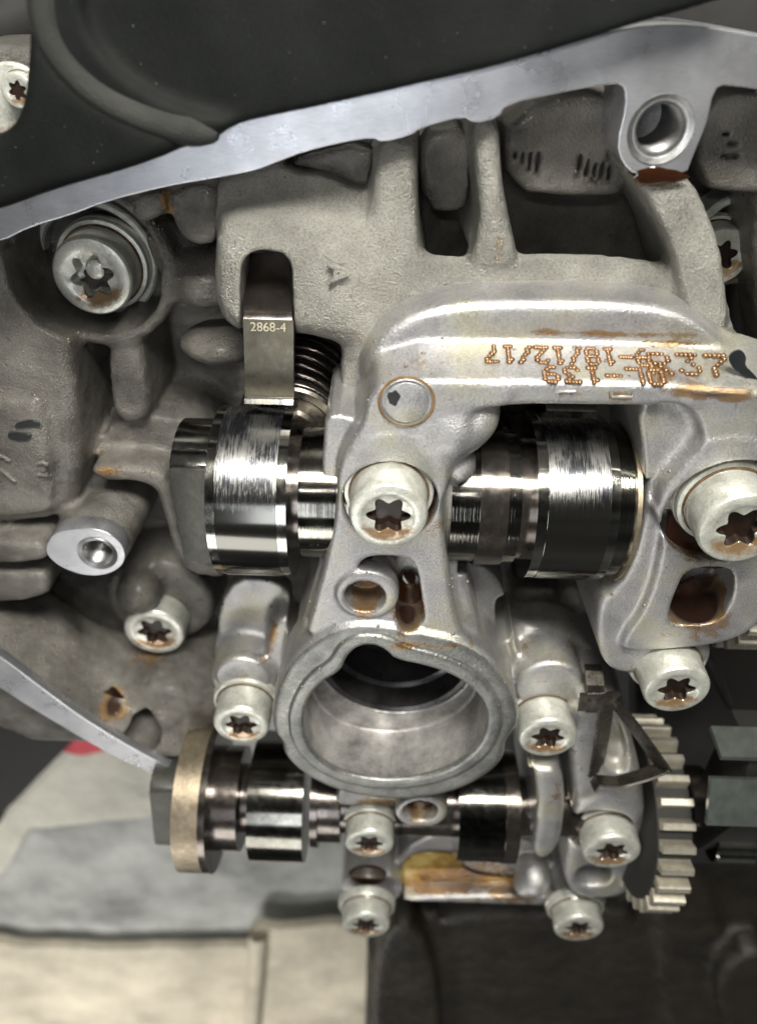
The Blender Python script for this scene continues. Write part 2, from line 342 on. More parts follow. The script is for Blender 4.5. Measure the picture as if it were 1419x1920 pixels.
    def mesh(s,name,mat,parent,stains=(),zones=()):
        Fv=s.F
        for ax in range(3):
            ix=[slice(None)]*3
            for e in (0,-1): ix[ax]=e; Fv[tuple(ix)]=np.maximum(Fv[tuple(ix)],.02)
        S=Fv<0; c=np.zeros(tuple(s.n-1),np.int8)
        for a in (0,1):
            for b in (0,1):
                for d in (0,1): c+=S[a:s.n[0]-1+a,b:s.n[1]-1+b,d:s.n[2]-1+d]
        mk=(c>0)&(c<8); I=np.argwhere(mk); ids=np.full(mk.shape,-1,np.int32); ids[mk]=np.arange(len(I))
        acc=np.zeros((len(I),3)); cnt=np.zeros(len(I))
        cv={}
        for a in (0,1):
            for b in (0,1):
                for d in (0,1): cv[a,b,d]=Fv[I[:,0]+a,I[:,1]+b,I[:,2]+d]
        for p in cv:
            for axx in range(3):
                if p[axx]: continue
                q=list(p); q[axx]=1; q=tuple(q); f0,f1=cv[p],cv[q]; m=(f0<0)!=(f1<0); t=np.where(m,f0/np.where(m,f0-f1,1),0)
                v=np.zeros((len(I),3)); v[:]=p; v[:,axx]=t; acc+=v*m[:,None]; cnt+=m
        V=s.lo+(I+acc/cnt[:,None])*s.h; Q=[]
        for axx in range(3):
            o=[0,1,2]; o.remove(axx); u,v=o
            a=[slice(1,-1)]*3; a[axx]=slice(0,-1); b=list(a); b[axx]=slice(1,None)
            E=S[tuple(a)]!=S[tuple(b)]; J=np.argwhere(E); J[:,u]+=1; J[:,v]+=1
            def cell(du,dv):
                K=J.copy(); K[:,u]-=du; K[:,v]-=dv; return ids[K[:,0],K[:,1],K[:,2]]
            q=np.stack([cell(1,1),cell(0,1),cell(0,0),cell(1,0)],1); ins=S[tuple(a)][E]
            fl=ins if axx!=1 else ~ins
            q[~fl]=q[~fl][:,::-1]; Q.append(q)
        Q=np.concatenate(Q); Q=Q[(Q>=0).all(1)]
        # one relax pass
        nb=np.zeros_like(V); n=np.zeros(len(V))
        for k in range(4):
            for dst,src in ((k,(k+1)%4),((k+1)%4,k)):
                for ax in range(3): nb[:,ax]+=np.bincount(Q[:,dst],V[Q[:,src],ax],len(V))
                n+=np.bincount(Q[:,dst],minlength=len(V))
        V=V*.5+.5*nb/np.maximum(n,1)[:,None]
        me=npmesh(name,V,Q); o=link(name,me,mat,parent)
        if zones:
            cen=V[Q].mean(1); mi=np.zeros(len(Q),np.int32)
            for n_,(pw,z0,z1,mt) in enumerate(zones):
                me.materials.append(MT[mt]); c_=np.where((cen[:,2]>z0)&(cen[:,2]<z1))[0]; X,Y=cen[c_,0],cen[c_,1]; ins=np.zeros(len(c_),bool)
                for (ax,ay),(bx,by) in zip(pw,np.roll(pw,-1,0)):
                    ins^=((ay<=Y)!=(by<=Y))&(X<ax+(Y-ay)*(bx-ax)/((by-ay) if abs(by-ay)>1e-12 else 1e-12))
                mi[c_[ins]]=n_+1
            me.polygons.foreach_set('material_index',mi)
        at=me.attributes.new('oil','FLOAT','POINT'); val=np.zeros(len(V))
        for (px,py,z,rx,ry,st) in stains:
            c=P(px,py,z); sc=F/depth(px,py,z)
            g=st*np.exp(-(((V[:,0]-c[0])*sc/rx)**2+((V[:,1]-c[1])*sc/ry)**2+((V[:,2]-c[2])/.5)**2)); val=np.maximum(val,g)
        at.data.foreach_set('value',val.astype(np.float32)); return o

#================================================================ CAM BRIDGE
bridge=thing('camshaft_bridge','silver die cast bearing bridge spanning the camshafts, with round open neck and dotted date code','engine part',(0,0,0))
v=Vol((-4.3,-9.2,-2.6),(7.6,3.7,.75),.036)
# outer band round the top and its lower skirt
v.px([(668,690),(690,640),(740,590),(830,557),(1000,552),(1200,556),(1290,575),(1350,610),(1400,660),(1460,725),(1460,740),(690,740)],-1.22,-2.5,.03,.05,.05)
v.px([(676,700),(696,650),(745,603),(835,572),(1000,566),(1200,570),(1285,588),(1340,625),(1390,680),(1450,735),(1450,742),(700,742)],-.86,-2.4,.09,.05,.12)
# top bar with the sloping text wall
v.px([(724,714),(1000,716),(1240,722),(1330,728),(1450,736),(1450,765),(1300,762),(905,757),(730,790)],0,-1.3,.05,.08,.30,n=1)
# face: left leg
v.px([(724,716),(690,745),(678,800),(650,836),(634,890),(630,960),(612,1050),(590,1130),(566,1215),(900,1235),(868,1200),(850,1140),(838,1050),(828,960),(832,900),(850,860),(840,820),(880,770),(960,757),(960,716)],0,-2.3,.05,.09,.06)
# bearing cap edges left and right of the leg
v.px([(622,775),(604,800),(603,1040),(575,1140),(545,1240),(640,1240),(690,900),(680,790)],-.42,-2.4,.04,.05,.0,n=1)
v.px([(830,880),(868,905),(862,1000),(872,1080),(905,1200),(880,1240),(800,1200),(800,950)],-.35,-2.4,.08,.1,.02)
v.px([(850,1040),(905,1060),(945,1100),(960,1180),(985,1290),(930,1300),(850,1220)],-1.2,-2.5,.05,.08,.02)
# blob webs beside the leg
v.ball(P(868,800,-.35),(.42,.36,.42),.3); v.ball(P(838,805,-.4),(.4,.45,.42),.3); v.ball(P(862,866,-.5),(.26,.30,.42),.16); v.ball(P(905,775,-.45),(.25,.28,.35),.2)
# right block
v.px([(1290,735),(1460,735),(1500,1130),(1440,1150),(1405,1190),(1340,1212),(1250,1220),(1165,1225),(1170,1195),(1205,1150),(1228,1090),(1242,1020),(1246,975),(1260,915),(1295,868),(1318,838),(1312,800),(1285,770)],0,-2.4,.05,.12,.05)
# inner web of the right bearing
v.px([(1195,757),(1206,830),(1212,900),(1206,980),(1186,1060),(1150,1110),(1120,1130),(1120,1230),(1160,1270),(1230,1240),(1330,1000),(1345,800),(1300,757)],-.16,-2.5,.06,.12,.04)
# bolt boss right, lower
v.cyl(1252,1240,-.22,-2.5,.80,.08,.15,.02); v.cyl(1345,925,.04,-.5,1.0,.06,.12,.02); v.cyl(737,903,.03,-.5,.86,.05,.1,.02)
# towers right and left of the neck
v.px([(412,1085),(530,1088),(556,1150),(600,1200),(600,1330),(520,1300),(405,1290)],-2.15,-2.6,.03,.05)
v.cyl(457,1280,-1.3,-2.6,.72,.06,.2,.04); v.cyl(455,1272,-1.22,-1.5,.60,.05,.04)
v.cyl(1030,1290,-.75,-2.6,.72,.06,.2,.03)
v.px([(500,1150),(600,1180),(600,1300),(500,1290)],-1.5,-2.6,.1,.25)
v.px([(870,1130),(1000,1180),(1080,1190),(1130,1240),(1130,1400),(1000,1400),(880,1300)],-1.75,-2.6,.1,.2)
# the neck (ring)
ring_o=[(508,1330),(520,1280),(545,1238),(590,1200),(640,1178),(690,1172),(745,1178),(800,1190),(860,1202),(915,1232),(955,1280),(975,1330),(972,1368),(948,1395),(948,1425),(920,1455),(860,1487),(790,1502),(720,1504),(640,1491),(575,1462),(530,1422),(528,1395),(510,1375)]
v.px(ring_o,.17,-2.45,.10,.08,-.02,n=2)
ring_m=[(540,1340),(555,1300),(580,1265),(620,1240),(635,1210),(670,1192),(720,1195),(760,1215),(830,1232),(890,1260),(930,1305),(942,1350),(930,1400),(885,1445),(810,1475),(720,1483),(640,1470),(575,1435),(545,1390)]
v.px(ring_m,.235,-1,.02,.02,0)
ring_i=[(568,1345),(582,1305),(608,1280),(640,1262),(648,1238),(668,1218),(695,1212),(722,1222),(740,1242),(800,1253),(860,1275),(905,1312),(918,1350),(905,1398),(862,1438),(800,1462),(725,1470),(645,1458),(595,1428),(570,1388)]
# foot block under the neck
v.px([(628,1480),(655,1470),(760,1485),(835,1480),(842,1530),(800,1560),(755,1560),(752,1668),(735,1692),(650,1692),(636,1660),(632,1560)],-.62,-2.6,.05,.08,.02)
v.cyl(790,1526,-.15,-2.5,.60,.05,.06)
# cuts
v.px(ring_i,1,-1.08,.01,.06,0,'-',zr=0.28); 
c=P(742,1340,.2)[:2]; th=np.linspace(0,2*np.pi,40,endpoint=False)
v.poly(np.stack([c[0]+1.62*np.cos(th),c[1]+.10+1.62*np.sin(th)],1),-1.0,-2.9,.02,.03,0,'-')
v.cyl(731,940,.5,-.46,.77,.02,.04,0,'-',zr=0); v.cyl(1362,962,.5,-.40,1.02,.02,.04,0,'-',zr=0)
v.px([(668,1080),(676,1052),(705,1042),(765,1046),(782,1065),(790,1120),(798,1176),(742,1178),(742,1120),(720,1085),(690,1072)],.4,-.75,.03,.05,0,'-',zr=0)
v.px([(1290,1066),(1362,1064),(1378,1080),(1374,1125),(1345,1172),(1262,1174),(1250,1160),(1270,1100)],.4,-.9,.03,.05,0,'-',zr=0)
v.cyl(688,1118,.08,-.3,.56,.04,.05); v.cyl(684,1118,.6,-.55,.36,.02,.05,0,'-',zr=0.05)
v.px([(658,1606),(726,1606),(728,1660),(654,1660)],0,-1.0,.02,.03,0,'-',n=1,zr=-0.62); v.cyl(788,1522,0,-1.1,.40,.02,.04,0,'-',zr=-.15)
v.px([(545,1095),(560,1095),(565,1200),(550,1200),(535,1170)],-1,-2.9,.02,.05,0,'-',zr=-1.5)
v.px([(925,1115),(955,1110),(960,1190),(945,1200),(930,1180)],-1,-2.9,.02,.05,0,'-',zr=-1.3)
# camshaft tunnels
C1=P(709,926,-1.2); C2=P(709,1502,-1.2)
xr=P(1205,935,-.3)[0]
v.cylx(C1[1],-1.2,1.28,-4,P(590,920,-.4)[0],.02,.03,'-')
v.cylx(C1[1],-1.2,1.40,P(872,935,-.3)[0],P(1204,935,-.3)[0],.02,.03,'-')
v.px([(1222,762),(1275,766),(1305,790),(1308,835),(1280,868),(1240,915),(1225,960),(1222,880)],.3,-.27,.10,.16,0,'-',zr=0)
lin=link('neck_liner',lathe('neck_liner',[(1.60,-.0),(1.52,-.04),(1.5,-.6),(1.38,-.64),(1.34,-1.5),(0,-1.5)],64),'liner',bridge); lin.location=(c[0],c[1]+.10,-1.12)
st=[(1330,738,0,90,16,.95),(1240,700,-.1,30,18,1.0),(1150,624,-.9,200,8,.72),(1250,640,-.9,90,8,.7),(1060,740,0,40,12,.6),(1165,742,0,35,12,.6),(780,1196,0,80,10,.85),(830,1200,0,60,10,.8),(497,1200,-1.35,24,60,1.0),(440,1130,-1.6,20,20,.3),
    (684,1125,-.3,38,30,.9),(765,1130,-.35,26,55,1.7),(1300,1135,-.45,52,48,1.9),(660,950,-.4,30,50,.95),(800,950,-.4,30,50,.95),(1300,1000,-.45,60,60,1.2),
    (760,1500,-.7,110,14,1.),(786,1514,-1,50,40,1.),(690,1638,-.8,42,40,1.9),(760,745,0,60,50,.2),(770,690,-.2,90,25,.22),(1080,1230,-1.3,60,60,.45),(980,1220,-1.4,30,50,.45),(800,1270,.2,30,10,.6),(1370,850,0,50,30,.25),(737,1045,0,60,8,.3),(1250,1190,0,50,8,.35),(460,1262,-1.3,40,8,.4),(1035,1275,-.8,40,8,.4),(905,1230,-1.,40,14,.5),(640,1175,0,60,8,.25)]
bridge_o=v.mesh('frame','bridge',bridge,st,[(wpoly(ring_o,.17)*1.0,.125,1,'lip'),((wpoly(ring_i,.28)-c)*1.05+c,-1.4,.10,'bore')]); del v
# plug disc
pl=lathe('plug',[(0,.03),(.30,.03),(.33,.015),(.33,-.02),(.36,-.02),(.37,.03),(.385,.02),(.385,-.1)],48); o=link('core_plug',pl,'bridge',bridge); o.location=P(762,754,.02)
g=plate('paint_dot',[np.array([(0.09*math.cos(t)*(1+.2*math.sin(3*t)),.12*math.sin(t)*(1+.15*math.cos(5*t))) for t in np.linspace(0,6.283,20,endpoint=False)])],.0,.012,'paint',bridge,.003,world=True); g.location=P(738,747,.058)
ring_amb=lathe('oil_seam',[(.375,.0),(.40,.012),(.425,.0)],48); o=link('oil_seam',ring_amb,'amber',bridge); o.location=P(762,754,.03)
# peened lettering on the sloping wall
W0=P(1000,716,0); W1=P(1000,716,0)+np.array([0,.30*.86,-.86])
upv=Vector((W1-W0)).normalized(); nv=Vector((1,0,0)).cross(upv).normalized()
FONT={'9':['01110','10001','10001','01111','00001','00010','01100'],'-':['00000','00000','00000','11111','00000','00000','00000'],'1':['00100','01100','00100','00100','00100','00100','01110'],
'8':['01110','10001','10001','01110','10001','10001','01110'],'/':['00001','00010','00010','00100','01000','01000','10000'],'2':['01110','10001','00001','00010','00100','01000','11111'],
'7':['11111','00001','00010','00100','01000','01000','01000'],'L':['10000','10000','10000','10000','10000','10000','11111'],'0':['01110','10001','10001','10001','10001','10001','01110'],
'3':['11111','00010','00100','00010','00001','10001','01110'],'R':['11110','10001','10001','11110','10100','10010','10001']}
def dots(name,text,x0,x1,h,cy,flip):
    """text between world x0..x1, on the wall at height cy up the slope"""
    n=len(text); cw=(x1-x0)/n; rx=cw*.78/5
    for i,ch in enumerate(text):
        bm=bmesh.new()
        for r,row in enumerate(FONT[ch]):
            for q,b in enumerate(row):
                if b!='1': continue
                u=(i*cw+(q+.5)*rx)-(x1-x0)/2; vv=(3-r)*h/6
                if flip: u,vv=-u,-vv
                xx=(x0+x1)/2+u; s=cy+vv
                p=Vector((xx,W0[1],W0[2]))+upv*s+nv*.004
                rr=.050*(.9+.3*random.random())
                mt=Matrix.Translation(p)@Matrix((( 1,0,0),tuple(upv),tuple(nv))).transposed().to_4x4()@Matrix.Diagonal((rr*.95,rr,rr*.55,1))
                bmesh.ops.create_icosphere(bm,subdivisions=1,radius=1,matrix=mt)
        link(name,bmmesh(name,bm,False),'dot',bridge)
wx=lambda px,py,s: P(px,py,W0[2]-.7*s)[0]
dots('dot_character','9-18/12/17',wx(905,660,.6),wx(1225,660,.6),.34,.58,True)
dots('dot_character','R37',wx(1222,670,.5),wx(1385,680,.5),.42,.46,False)
dots('dot_character','0L-139',wx(1008,695,.3),wx(1245,695,.3),.30,.17,True)
for pts in ([(1042,752),(1046,734),(1078,734)],[(1145,733),(1146,744),(1185,744),(1186,734)]):
    tube('cast_letter',[P(a,b,.01) for a,b in pts],.026,'bridge',bridge,8)
bl=plate('paint_mark',[[(1362,668),(1385,652),(1400,668),(1395,685),(1412,700),(1440,735),(1405,715),(1385,700),(1372,690)]],-.25,.02,'paint',bridge,.004)

#================================================================ UPPER ROUGH CASTING OF THE HEAD
head=thing('cylinder_head','large open cylinder head with sandy cast housing marked A, milled rim and dark inner walls','engine part',(0,0,-5))
def hp(o): o.parent=head; o.matrix_parent_inverse=Matrix.Translation((0,0,5)); return o
v=Vol((-4.2,.4,-4.2),(6.6,6.6,-.6),.042)
zz=-1.45
# follower housing
v.px([(398,440),(415,415),(450,405),(620,420),(700,440),(720,660),(640,662),(560,640),(450,640),(410,618),(392,560)],-1.3,-3.4,.30,.25,.04)
v.px([(400,330),(520,300),(720,262),(740,470),(560,450),(400,440)],-2.0,-4.2,.12,.3,.05)
# vertical ribs
v.px([(702,255),(772,255),(782,300),(780,380),(785,470),(800,560),(690,660),(675,760),(636,790),(636,700),(660,620),(690,560)],-1.5,-4.,.16,.3,.04)
v.px([(640,655),(700,600),(700,880),(630,900)],-1.55,-4,.1,.2)
v.px([(884,225),(936,218),(940,330),(955,420),(975,500),(880,510),(905,420),(895,330)],-1.42,-4.,.14,.3,.05)
v.px([(1170,300),(1190,345),(1285,330),(1310,360),(1345,440),(1362,520),(1368,640),(1300,640),(1270,500),(1250,440),(1210,370)],-1.28,-3.4,.08,.2,.04)
# apron over the bridge
v.px([(700,520),(770,485),(880,495),(960,488),(1080,486),(1230,498),(1290,520),(1368,560),(1400,700),(1400,760),(650,760),(680,600)],-1.55,-2.05,.14,.22,.0)
# rear slab under the rim
v.px([(300,310),(500,285),(720,240),(720,330),(520,370),(300,400)],-2.7,-4.2,.1,.3)
# slot for the follower
v.px([(449,700),(449,520),(455,488),(475,473),(500,470),(525,475),(543,490),(549,520),(552,700)],-.5,-2.6,.02,.05,0,'-',zr=-1.3,n=1)
v.px([(556,668),(600,655),(634,672),(638,760),(600,860),(556,860)],-.5,-3.9,.04,.08,0,'-',zr=-1.4)
# triangular pocket below the rim
v.px([(515,308),(600,282),(700,262),(695,350),(670,360),(610,330),(560,330)],-.9,-2.75,.03,.06,0,'-',zr=-2,n=1)
v.rough(.006,.09)
# raised letter
st=[(940,460,-1.5,20,30,.45),(1230,345,-1.2,60,10,.9),(930,490,-1.5,15,20,.45),(680,620,-1.6,14,40,.35)]
hp(v.mesh('rough_casting','rough',None,st)); del v
fc=bpy.data.curves.new('letter','FONT'); fc.body='A'; fc.size=.42; fc.extrude=.035; fc.bevel_depth=.014; fc.align_x='CENTER'; fc.align_y='CENTER'
def text_mesh(fc,name,mat,parent,mw):
    t=bpy.data.objects.new('t',fc); COL.objects.link(t); bpy.context.view_layer.update()
    me=bpy.data.meshes.new_from_object(t.evaluated_get(bpy.context.evaluated_depsgraph_get())); bpy.data.objects.remove(t); me.materials.clear(); me.transform(mw)
    return link(name,me,mat,parent)
p=P(632,511,-1.24); hp(text_mesh(fc,'cast_letter','rough',None,Matrix.Translation(p)@Matrix.Rotation(-math.pi/2,4,'Z')@Matrix.Diagonal((1.1,.95,1,1))))

# ---- inner dark casting: lower grid
v=Vol((-9.4,-8.6,-5.6),(9.0,8.2,-1.35),.058)
v.px([(-120,200),(1600,60),(1600,1180),(1200,1180),(1180,1430),(500,1450),(320,1420),(60,1340),(-120,1200)],-4.9,-5.5,.05,.2,0,n=0)
# inner walls below rim
v.px([(-200,380),(0,300),(300,230),(700,150),(1000,90),(1240,40),(1500,60),(1500,330),(1320,340),(1180,300),(960,330),(800,330),(660,300),(520,330),(300,380),(150,420),(0,470),(-200,520)],-3.7,-5.4,.1,.3,.02)
v.px([(780,250),(885,235),(880,350),(870,400),(795,395)],-2.6,-3.4,.05,.06,.03,n=1)
v.px([(945,205),(1160,170),(1165,270),(1180,365),(1100,372),(950,360)],-2.35,-3.7,.07,.08,.02,n=1)
v.px([(1310,190),(1460,160),(1460,360),(1400,365),(1310,355)],-2.2,-5,.07,.08,.03,n=1)
v.px([(520,305),(700,262),(695,345),(670,352),(610,325)],-2.3,-5,.03,.05,n=1)
v.px([(312,358),(405,338),(410,420),(395,470),(330,450)],-1.95,-5,.08,.2,.02)
v.px([(240,372),(312,358),(310,408),(250,425)],-1.7,-5,.08,.2,.02)
for q in range(5):
    v.px([(1085+q*14,285),(1091+q*14,283),(1089+q*14,350),(1083+q*14,352)],-2.0,-2.6,.01,.02,0,'-',zr=-2.35,n=0)
for q in range(4):
    v.px([(965+q*14,285),(971+q*14,283),(969+q*14,335),(963+q*14,337)],-2.0,-2.6,.01,.02,0,'-',zr=-2.35,n=0)
for q in range(3):
    v.px([(1350,248+q*22),(1380+q*5,246+q*22),(1380+q*5,254+q*22),(1350,256+q*22)],-2.0,-2.4,.01,.02,0,'-',zr=-2.2,n=0)
# left wall with boss and marks
v.px([(-160,470),(40,470),(95,560),(130,640),(140,760),(150,880),(140,960),(60,985),(-160,985)],-2.4,-5.2,.14,.15,.05)
v.px([(-160,745),(55,745),(85,770),(105,940),(90,975),(-160,975)],-2.2,-3,.12,.12,.03)
# bolt well
v.cyl(168,505,-2.9,-5.3,1.45,.12,.14,.05); v.cyl(168,502,-1.8,-4.45,1.25,.03,.05,0,'-',zr=-2.9)
v.px([(205,610),(258,605),(270,700),(285,790),(215,800),(200,700)],-3.0,-5.2,.12,.15,.03)
v.px([(260,420),(400,430),(400,560),(330,560),(280,500)],-3.6,-5.2,.16,.2)
v.ball(P(390,520,-3.4),(.7,.5,.8),.22); v.ball(P(420,640,-3.4),(.8,.35,.7),.22)
# olive floor + web
v.px([(200,790),(330,780),(400,820),(400,900),(180,880)],-3.3,-5.2,.05,.3,.05)
v.px([(165,875),(240,878),(300,885),(325,930),(345,1040),(420,1060),(425,1090),(335,1075),(305,960),(285,905),(180,905)],-2.5,-5.,.08,.15,.03)
# threaded boss tower
v.px([(86,1025),(100,1000),(140,992),(190,994),(230,1020),(238,1050),(215,1072),(170,1082),(120,1068),(92,1045)],-1.62,-5.2,.03,.15,.05)
# two ribs far left
v.px([(-160,1015),(60,1015),(88,1030),(88,1060),(-160,1060)],-2.0,-5,.08,.2,.02); v.px([(-160,1072),(70,1072),(92,1090),(88,1130),(-160,1140)],-2.2,-5,.1,.2,.02)
# lower left bolt tower, bulges and slopes
v.cyl(300,1130,-3.6,-5.3,1.3,.10,.15,.08); v.ball(P(85,1195,-3.2),(.75,.7,.6),.3); v.ball(P(260,1110,-3.2),(.5,.5,.5),.4)
v.px([(-160,1130),(60,1200),(200,1260),(330,1270),(400,1270),(420,1350),(330,1420),(200,1430),(-160,1330)],-3.3,-5.3,.25,.5,.1)
v.px([(-160,1170),(0,1237),(80,1294),(150,1347),(215,1360),(330,1345),(330,1430),(200,1450),(-160,1300)],-1.75,-5.2,.1,.25,.05)
v.px([(-160,1200),(60,1262),(180,1300),(300,1290),(420,1320),(420,1370),(330,1430),(200,1440)],-2.2,-5,.25,.5,.05)
v.px([(-160,1170),(0,1252),(60,1290),(200,1368),(330,1400),(380,1440),(330,1460),(200,1430)],-1.38,-4,.14,.4,.05)
v.cyl(310,1330,-2.2,-5,.75,.12,.3,.03); v.cyl(272,1368,-1.2,-4,.42,.02,.03,0,'-',zr=-1.75)
v.px([(960,1100),(1110,1110),(1110,1210),(960,1200)],-3.6,-5,.2,.3); v.cyl(1088,1140,-2.8,-5,.42,.2,.2,.06); v.cyl(1093,1182,-2.6,-3.6,.3,.1,.1,0,'-',zr=-2.8)
v.px([(1400,150),(1500,150),(1500,700),(1430,700)],-2.8,-5,.2,.3)
v.cyl(183,1038,-1,-2.8,.31,.02,.03,0,'-',zr=-1.6)
v.rough(.007,.12)
st=[(220,860,-3.3,100,40,.3),(315,380,-1.9,8,40,.9),(290,1235,-3.3,45,20,.8),(215,1325,-2,22,40,1.3),(205,880,-2.6,25,12,.8),(165,1076,-1.6,50,10,.8),(1280,330,-2.2,40,20,.3)]
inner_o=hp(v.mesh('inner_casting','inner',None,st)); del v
# milled rim
rim=[(-200,500),(0,455),(60,425),(130,405),(200,378),(310,350),(400,335),(480,320),(510,308),(570,285),(640,268),(700,258),(715,268),(770,255),(790,240),(868,218),(888,232),(935,222),(950,195),(1060,172),(1155,155),(1170,163),(1172,200),(1155,270),(1165,305),(1192,330),(1285,330),(1300,290),(1325,230),(1338,168),(1360,158),(1500,182),(1600,200),(1600,100),(1500,80),(1340,50),(1260,44),(1180,50),(1100,70),(1000,95),(900,120),(800,145),(700,168),(600,190),(500,210),(400,235),(300,265),(200,300),(100,335),(0,370),(-200,430)]
z=-1.2
hp(plate('gasket_rim',[wpoly(rim,z,1),circle(1238,243,z,.34,40)[::-1]],z,1.3,'flange',None,.02,world=True))
low=[(-160,1125),(0,1229),(75,1286),(150,1342),(220,1386),(300,1430),(345,1450),(300,1456),(258,1440),(196,1410),(115,1362),(55,1326),(0,1290),(-160,1190)]
hp(plate('gasket_rim',[wpoly(low,-1.2,1)],-1.2,.22,'flange',None,.03,world=True))
boss=[(84,1025),(100,998),(140,990),(190,992),(228,1015),(238,1050),(215,1074),(170,1082),(120,1068),(90,1045)]
hp(plate('boss_face',[wpoly(boss,-1.55,2),circle(183,1038,-1.55,.33,32)[::-1]],-1.55,.4,'flange',None,.02,world=True))
def thread(name,px,py,z,r,mat='thread'):
    prof=[(r*1.32,.004),(r*1.30,.012),(r*1.02,-.02),(r*.95,-.10)]
    for i in range(22): prof+=[(r*.95,-.10-i*.045),(r*.88,-.122-i*.045)]
    prof+=[(0,-1.1)]
    o=link(name,lathe(name,prof,48),mat); o.location=P(px,py,z); return hp(o)
thread('threaded_hole',1238,243,-1.19,.33); thread('threaded_hole',183,1038,-1.54,.30)

#================================================================ BOLTS
def star_r(t): return .375+.185*abs(math.cos(3*t))**1.8
def head_mesh():
    n=120; rings=[]
    fn=lambda r,z:(lambda t:(r,z)); 
    prof=[fn(.93,-1.15),fn(1.,-1.12),fn(1.,-.16),fn(.985,-.08),fn(.94,-.025),fn(.86,0),fn(.70,0),fn(.67,-.012),fn(.60,-.035),(lambda t:(star_r(t)+.02,-.05)),(lambda t:(star_r(t),-.08)),(lambda t:(star_r(t)*.98,-.6)),(lambda t:(.02,-.66))]
    V=[];Q=[]
    for f in prof:
        for i in range(n):
            t=2*math.pi*i/n; r,z=f(t); V.append((r*math.cos(t),r*math.sin(t),z))
    for k in range(len(prof)-1):
        for i in range(n):
            j=(i+1)%n; Q.append((k*n+i,k*n+j,(k+1)*n+j,(k+1)*n+i))
    me=npmesh('head',V,Q); me.set_sharp_from_angle(angle=.55); me.materials.append(MT['zinc']); me.materials.append(MT['socket'])
    me.polygons.foreach_set('material_index',[1 if k>=10*n else 0 for k in range(len(Q))]); return me
HM=head_mesh()
CMs=lathe('collar',[(.9,-1.0),(1.0,-.99),(1.04,-1.04),(1.16,-1.06),(1.18,-1.1),(1.18,-1.26),(1.21,-1.30),(1.21,-1.5),(.9,-1.5)],72); CMs.materials.append(MT['zinc'])
OM=lathe('socket_oil',[(0,-.30),(.5,-.30)],40); OM.materials.append(MT['oil'])
for V_ in OM.vertices: pass
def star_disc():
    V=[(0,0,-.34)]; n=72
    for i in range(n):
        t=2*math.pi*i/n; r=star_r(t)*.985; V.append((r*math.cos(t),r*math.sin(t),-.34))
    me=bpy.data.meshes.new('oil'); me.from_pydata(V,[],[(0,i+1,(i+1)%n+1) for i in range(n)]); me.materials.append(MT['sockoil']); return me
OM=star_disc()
SM=lathe('seam',[(1.015,-.985),(1.05,-.975),(1.07,-1.03)],72); SM.materials.append(MT['seam'])
def bolt(px,py,z,wpx,label,rot=0,group='star socket bolts clamping the bridge',parts=True,zs=1.):
    p=P(px,py,z); r=wpx/2*depth(px,py,z)/F
    t=thing('star_socket_bolt',label,'bolt',p-np.array([0,0,1.5*r*zs]),group); t.scale=(r,r,r*zs); t.rotation_euler=(0,0,rot)
    for nm,me in (('head',HM),('collar',CMs),('socket_oil',OM),('oil_seam',SM)):
        o=bpy.data.objects.new(nm,me); COL.objects.link(o); o.parent=t; o.location=(0,0,1.5); o.rotation_euler=(0,0,0)
    return t
bolt(728,970,.60,149,'large bolt on the bridge leg, directly below the round plug with the black dot')
bolt(1391,994,.62,163,'largest bolt, cut by the right edge beside the orange stain',.15)
bolt(1269,1296,.42,124,'bolt below the right window of brown oil, above the gear teeth',.1)
bolt(452,1362,-.50,106,'bolt at the left of the round neck, above the tan disc',.05)
bolt(1027,1386,-.12,110,'bolt tight against the right side of the round neck',-.05)
bolt(692,1584,.0,92,'small bolt just under the round neck, above the square oil pocket',zs=.78)
bolt(686,1737,-.25,90,'lowest left bolt, under the square oil pocket, above the floor',zs=.72)
bolt(1147,1600,.0,108,'bolt under the bent sheet clip, beside the gear',-.1,zs=.85)
bolt(1085,1743,-.30,92,'lowest right bolt, under the bright foot next to the gear',zs=.75)
cb=bolt(172,520,-3.2,150,'large recessed head bolt at the upper left, white topped with oil in its star',.2,'head bolts sunk in the casting',zs=.8)
bolt(289,1187,-3.0,114,'blurred head bolt deep at lower left, beside the tan disc shaft',.1,'head bolts sunk in the casting')
bolt(1352,482,-3.6,108,'head bolt half hidden behind the right cast strut',.3,'head bolts sunk in the casting',zs=.8)
HM2=HM.copy(); HM2.materials.clear(); HM2.materials.append(MT['zinc']); HM2.materials.append(MT['zinc'])
for o in cb.children:
    if o.name.startswith('head'): o.data=HM2
    if o.name.startswith('socket_oil'): o.scale=(.9,.55,1); o.location.y=-.14; o.location.z=1.45
bm=bmesh.new(); bmesh.ops.create_uvsphere(bm,u_segments=20,v_segments=10,radius=.27,matrix=Matrix.Translation((.02,.06,1.05))@Matrix.Diagonal((1,1,.4,1))); lp=link('socket_plug',bmmesh('socket_plug',bm),'zinc',cb)
# washer ring round the upper left bolt
t=thing('spacer_sleeve','pale steel sleeve around the recessed bolt at upper left','sleeve',P(192,478,-4.4))
link('sleeve_wall',lathe('sleeve_wall',[(.96,-.3),(.96,.32),(1.0,.36),(1.08,.36),(1.12,.32),(1.12,-.3)],64),'zinc',t)
t=thing('spacer_sleeve','steel sleeve behind the half hidden bolt at right','sleeve',P(1370,440,-4.3)); link('sleeve_wall',lathe('sleeve_wall',[(.66,-.3),(.66,.3),(.7,.34),(.78,.34),(.82,.3),(.82,-.3)],64),'zinc',t)

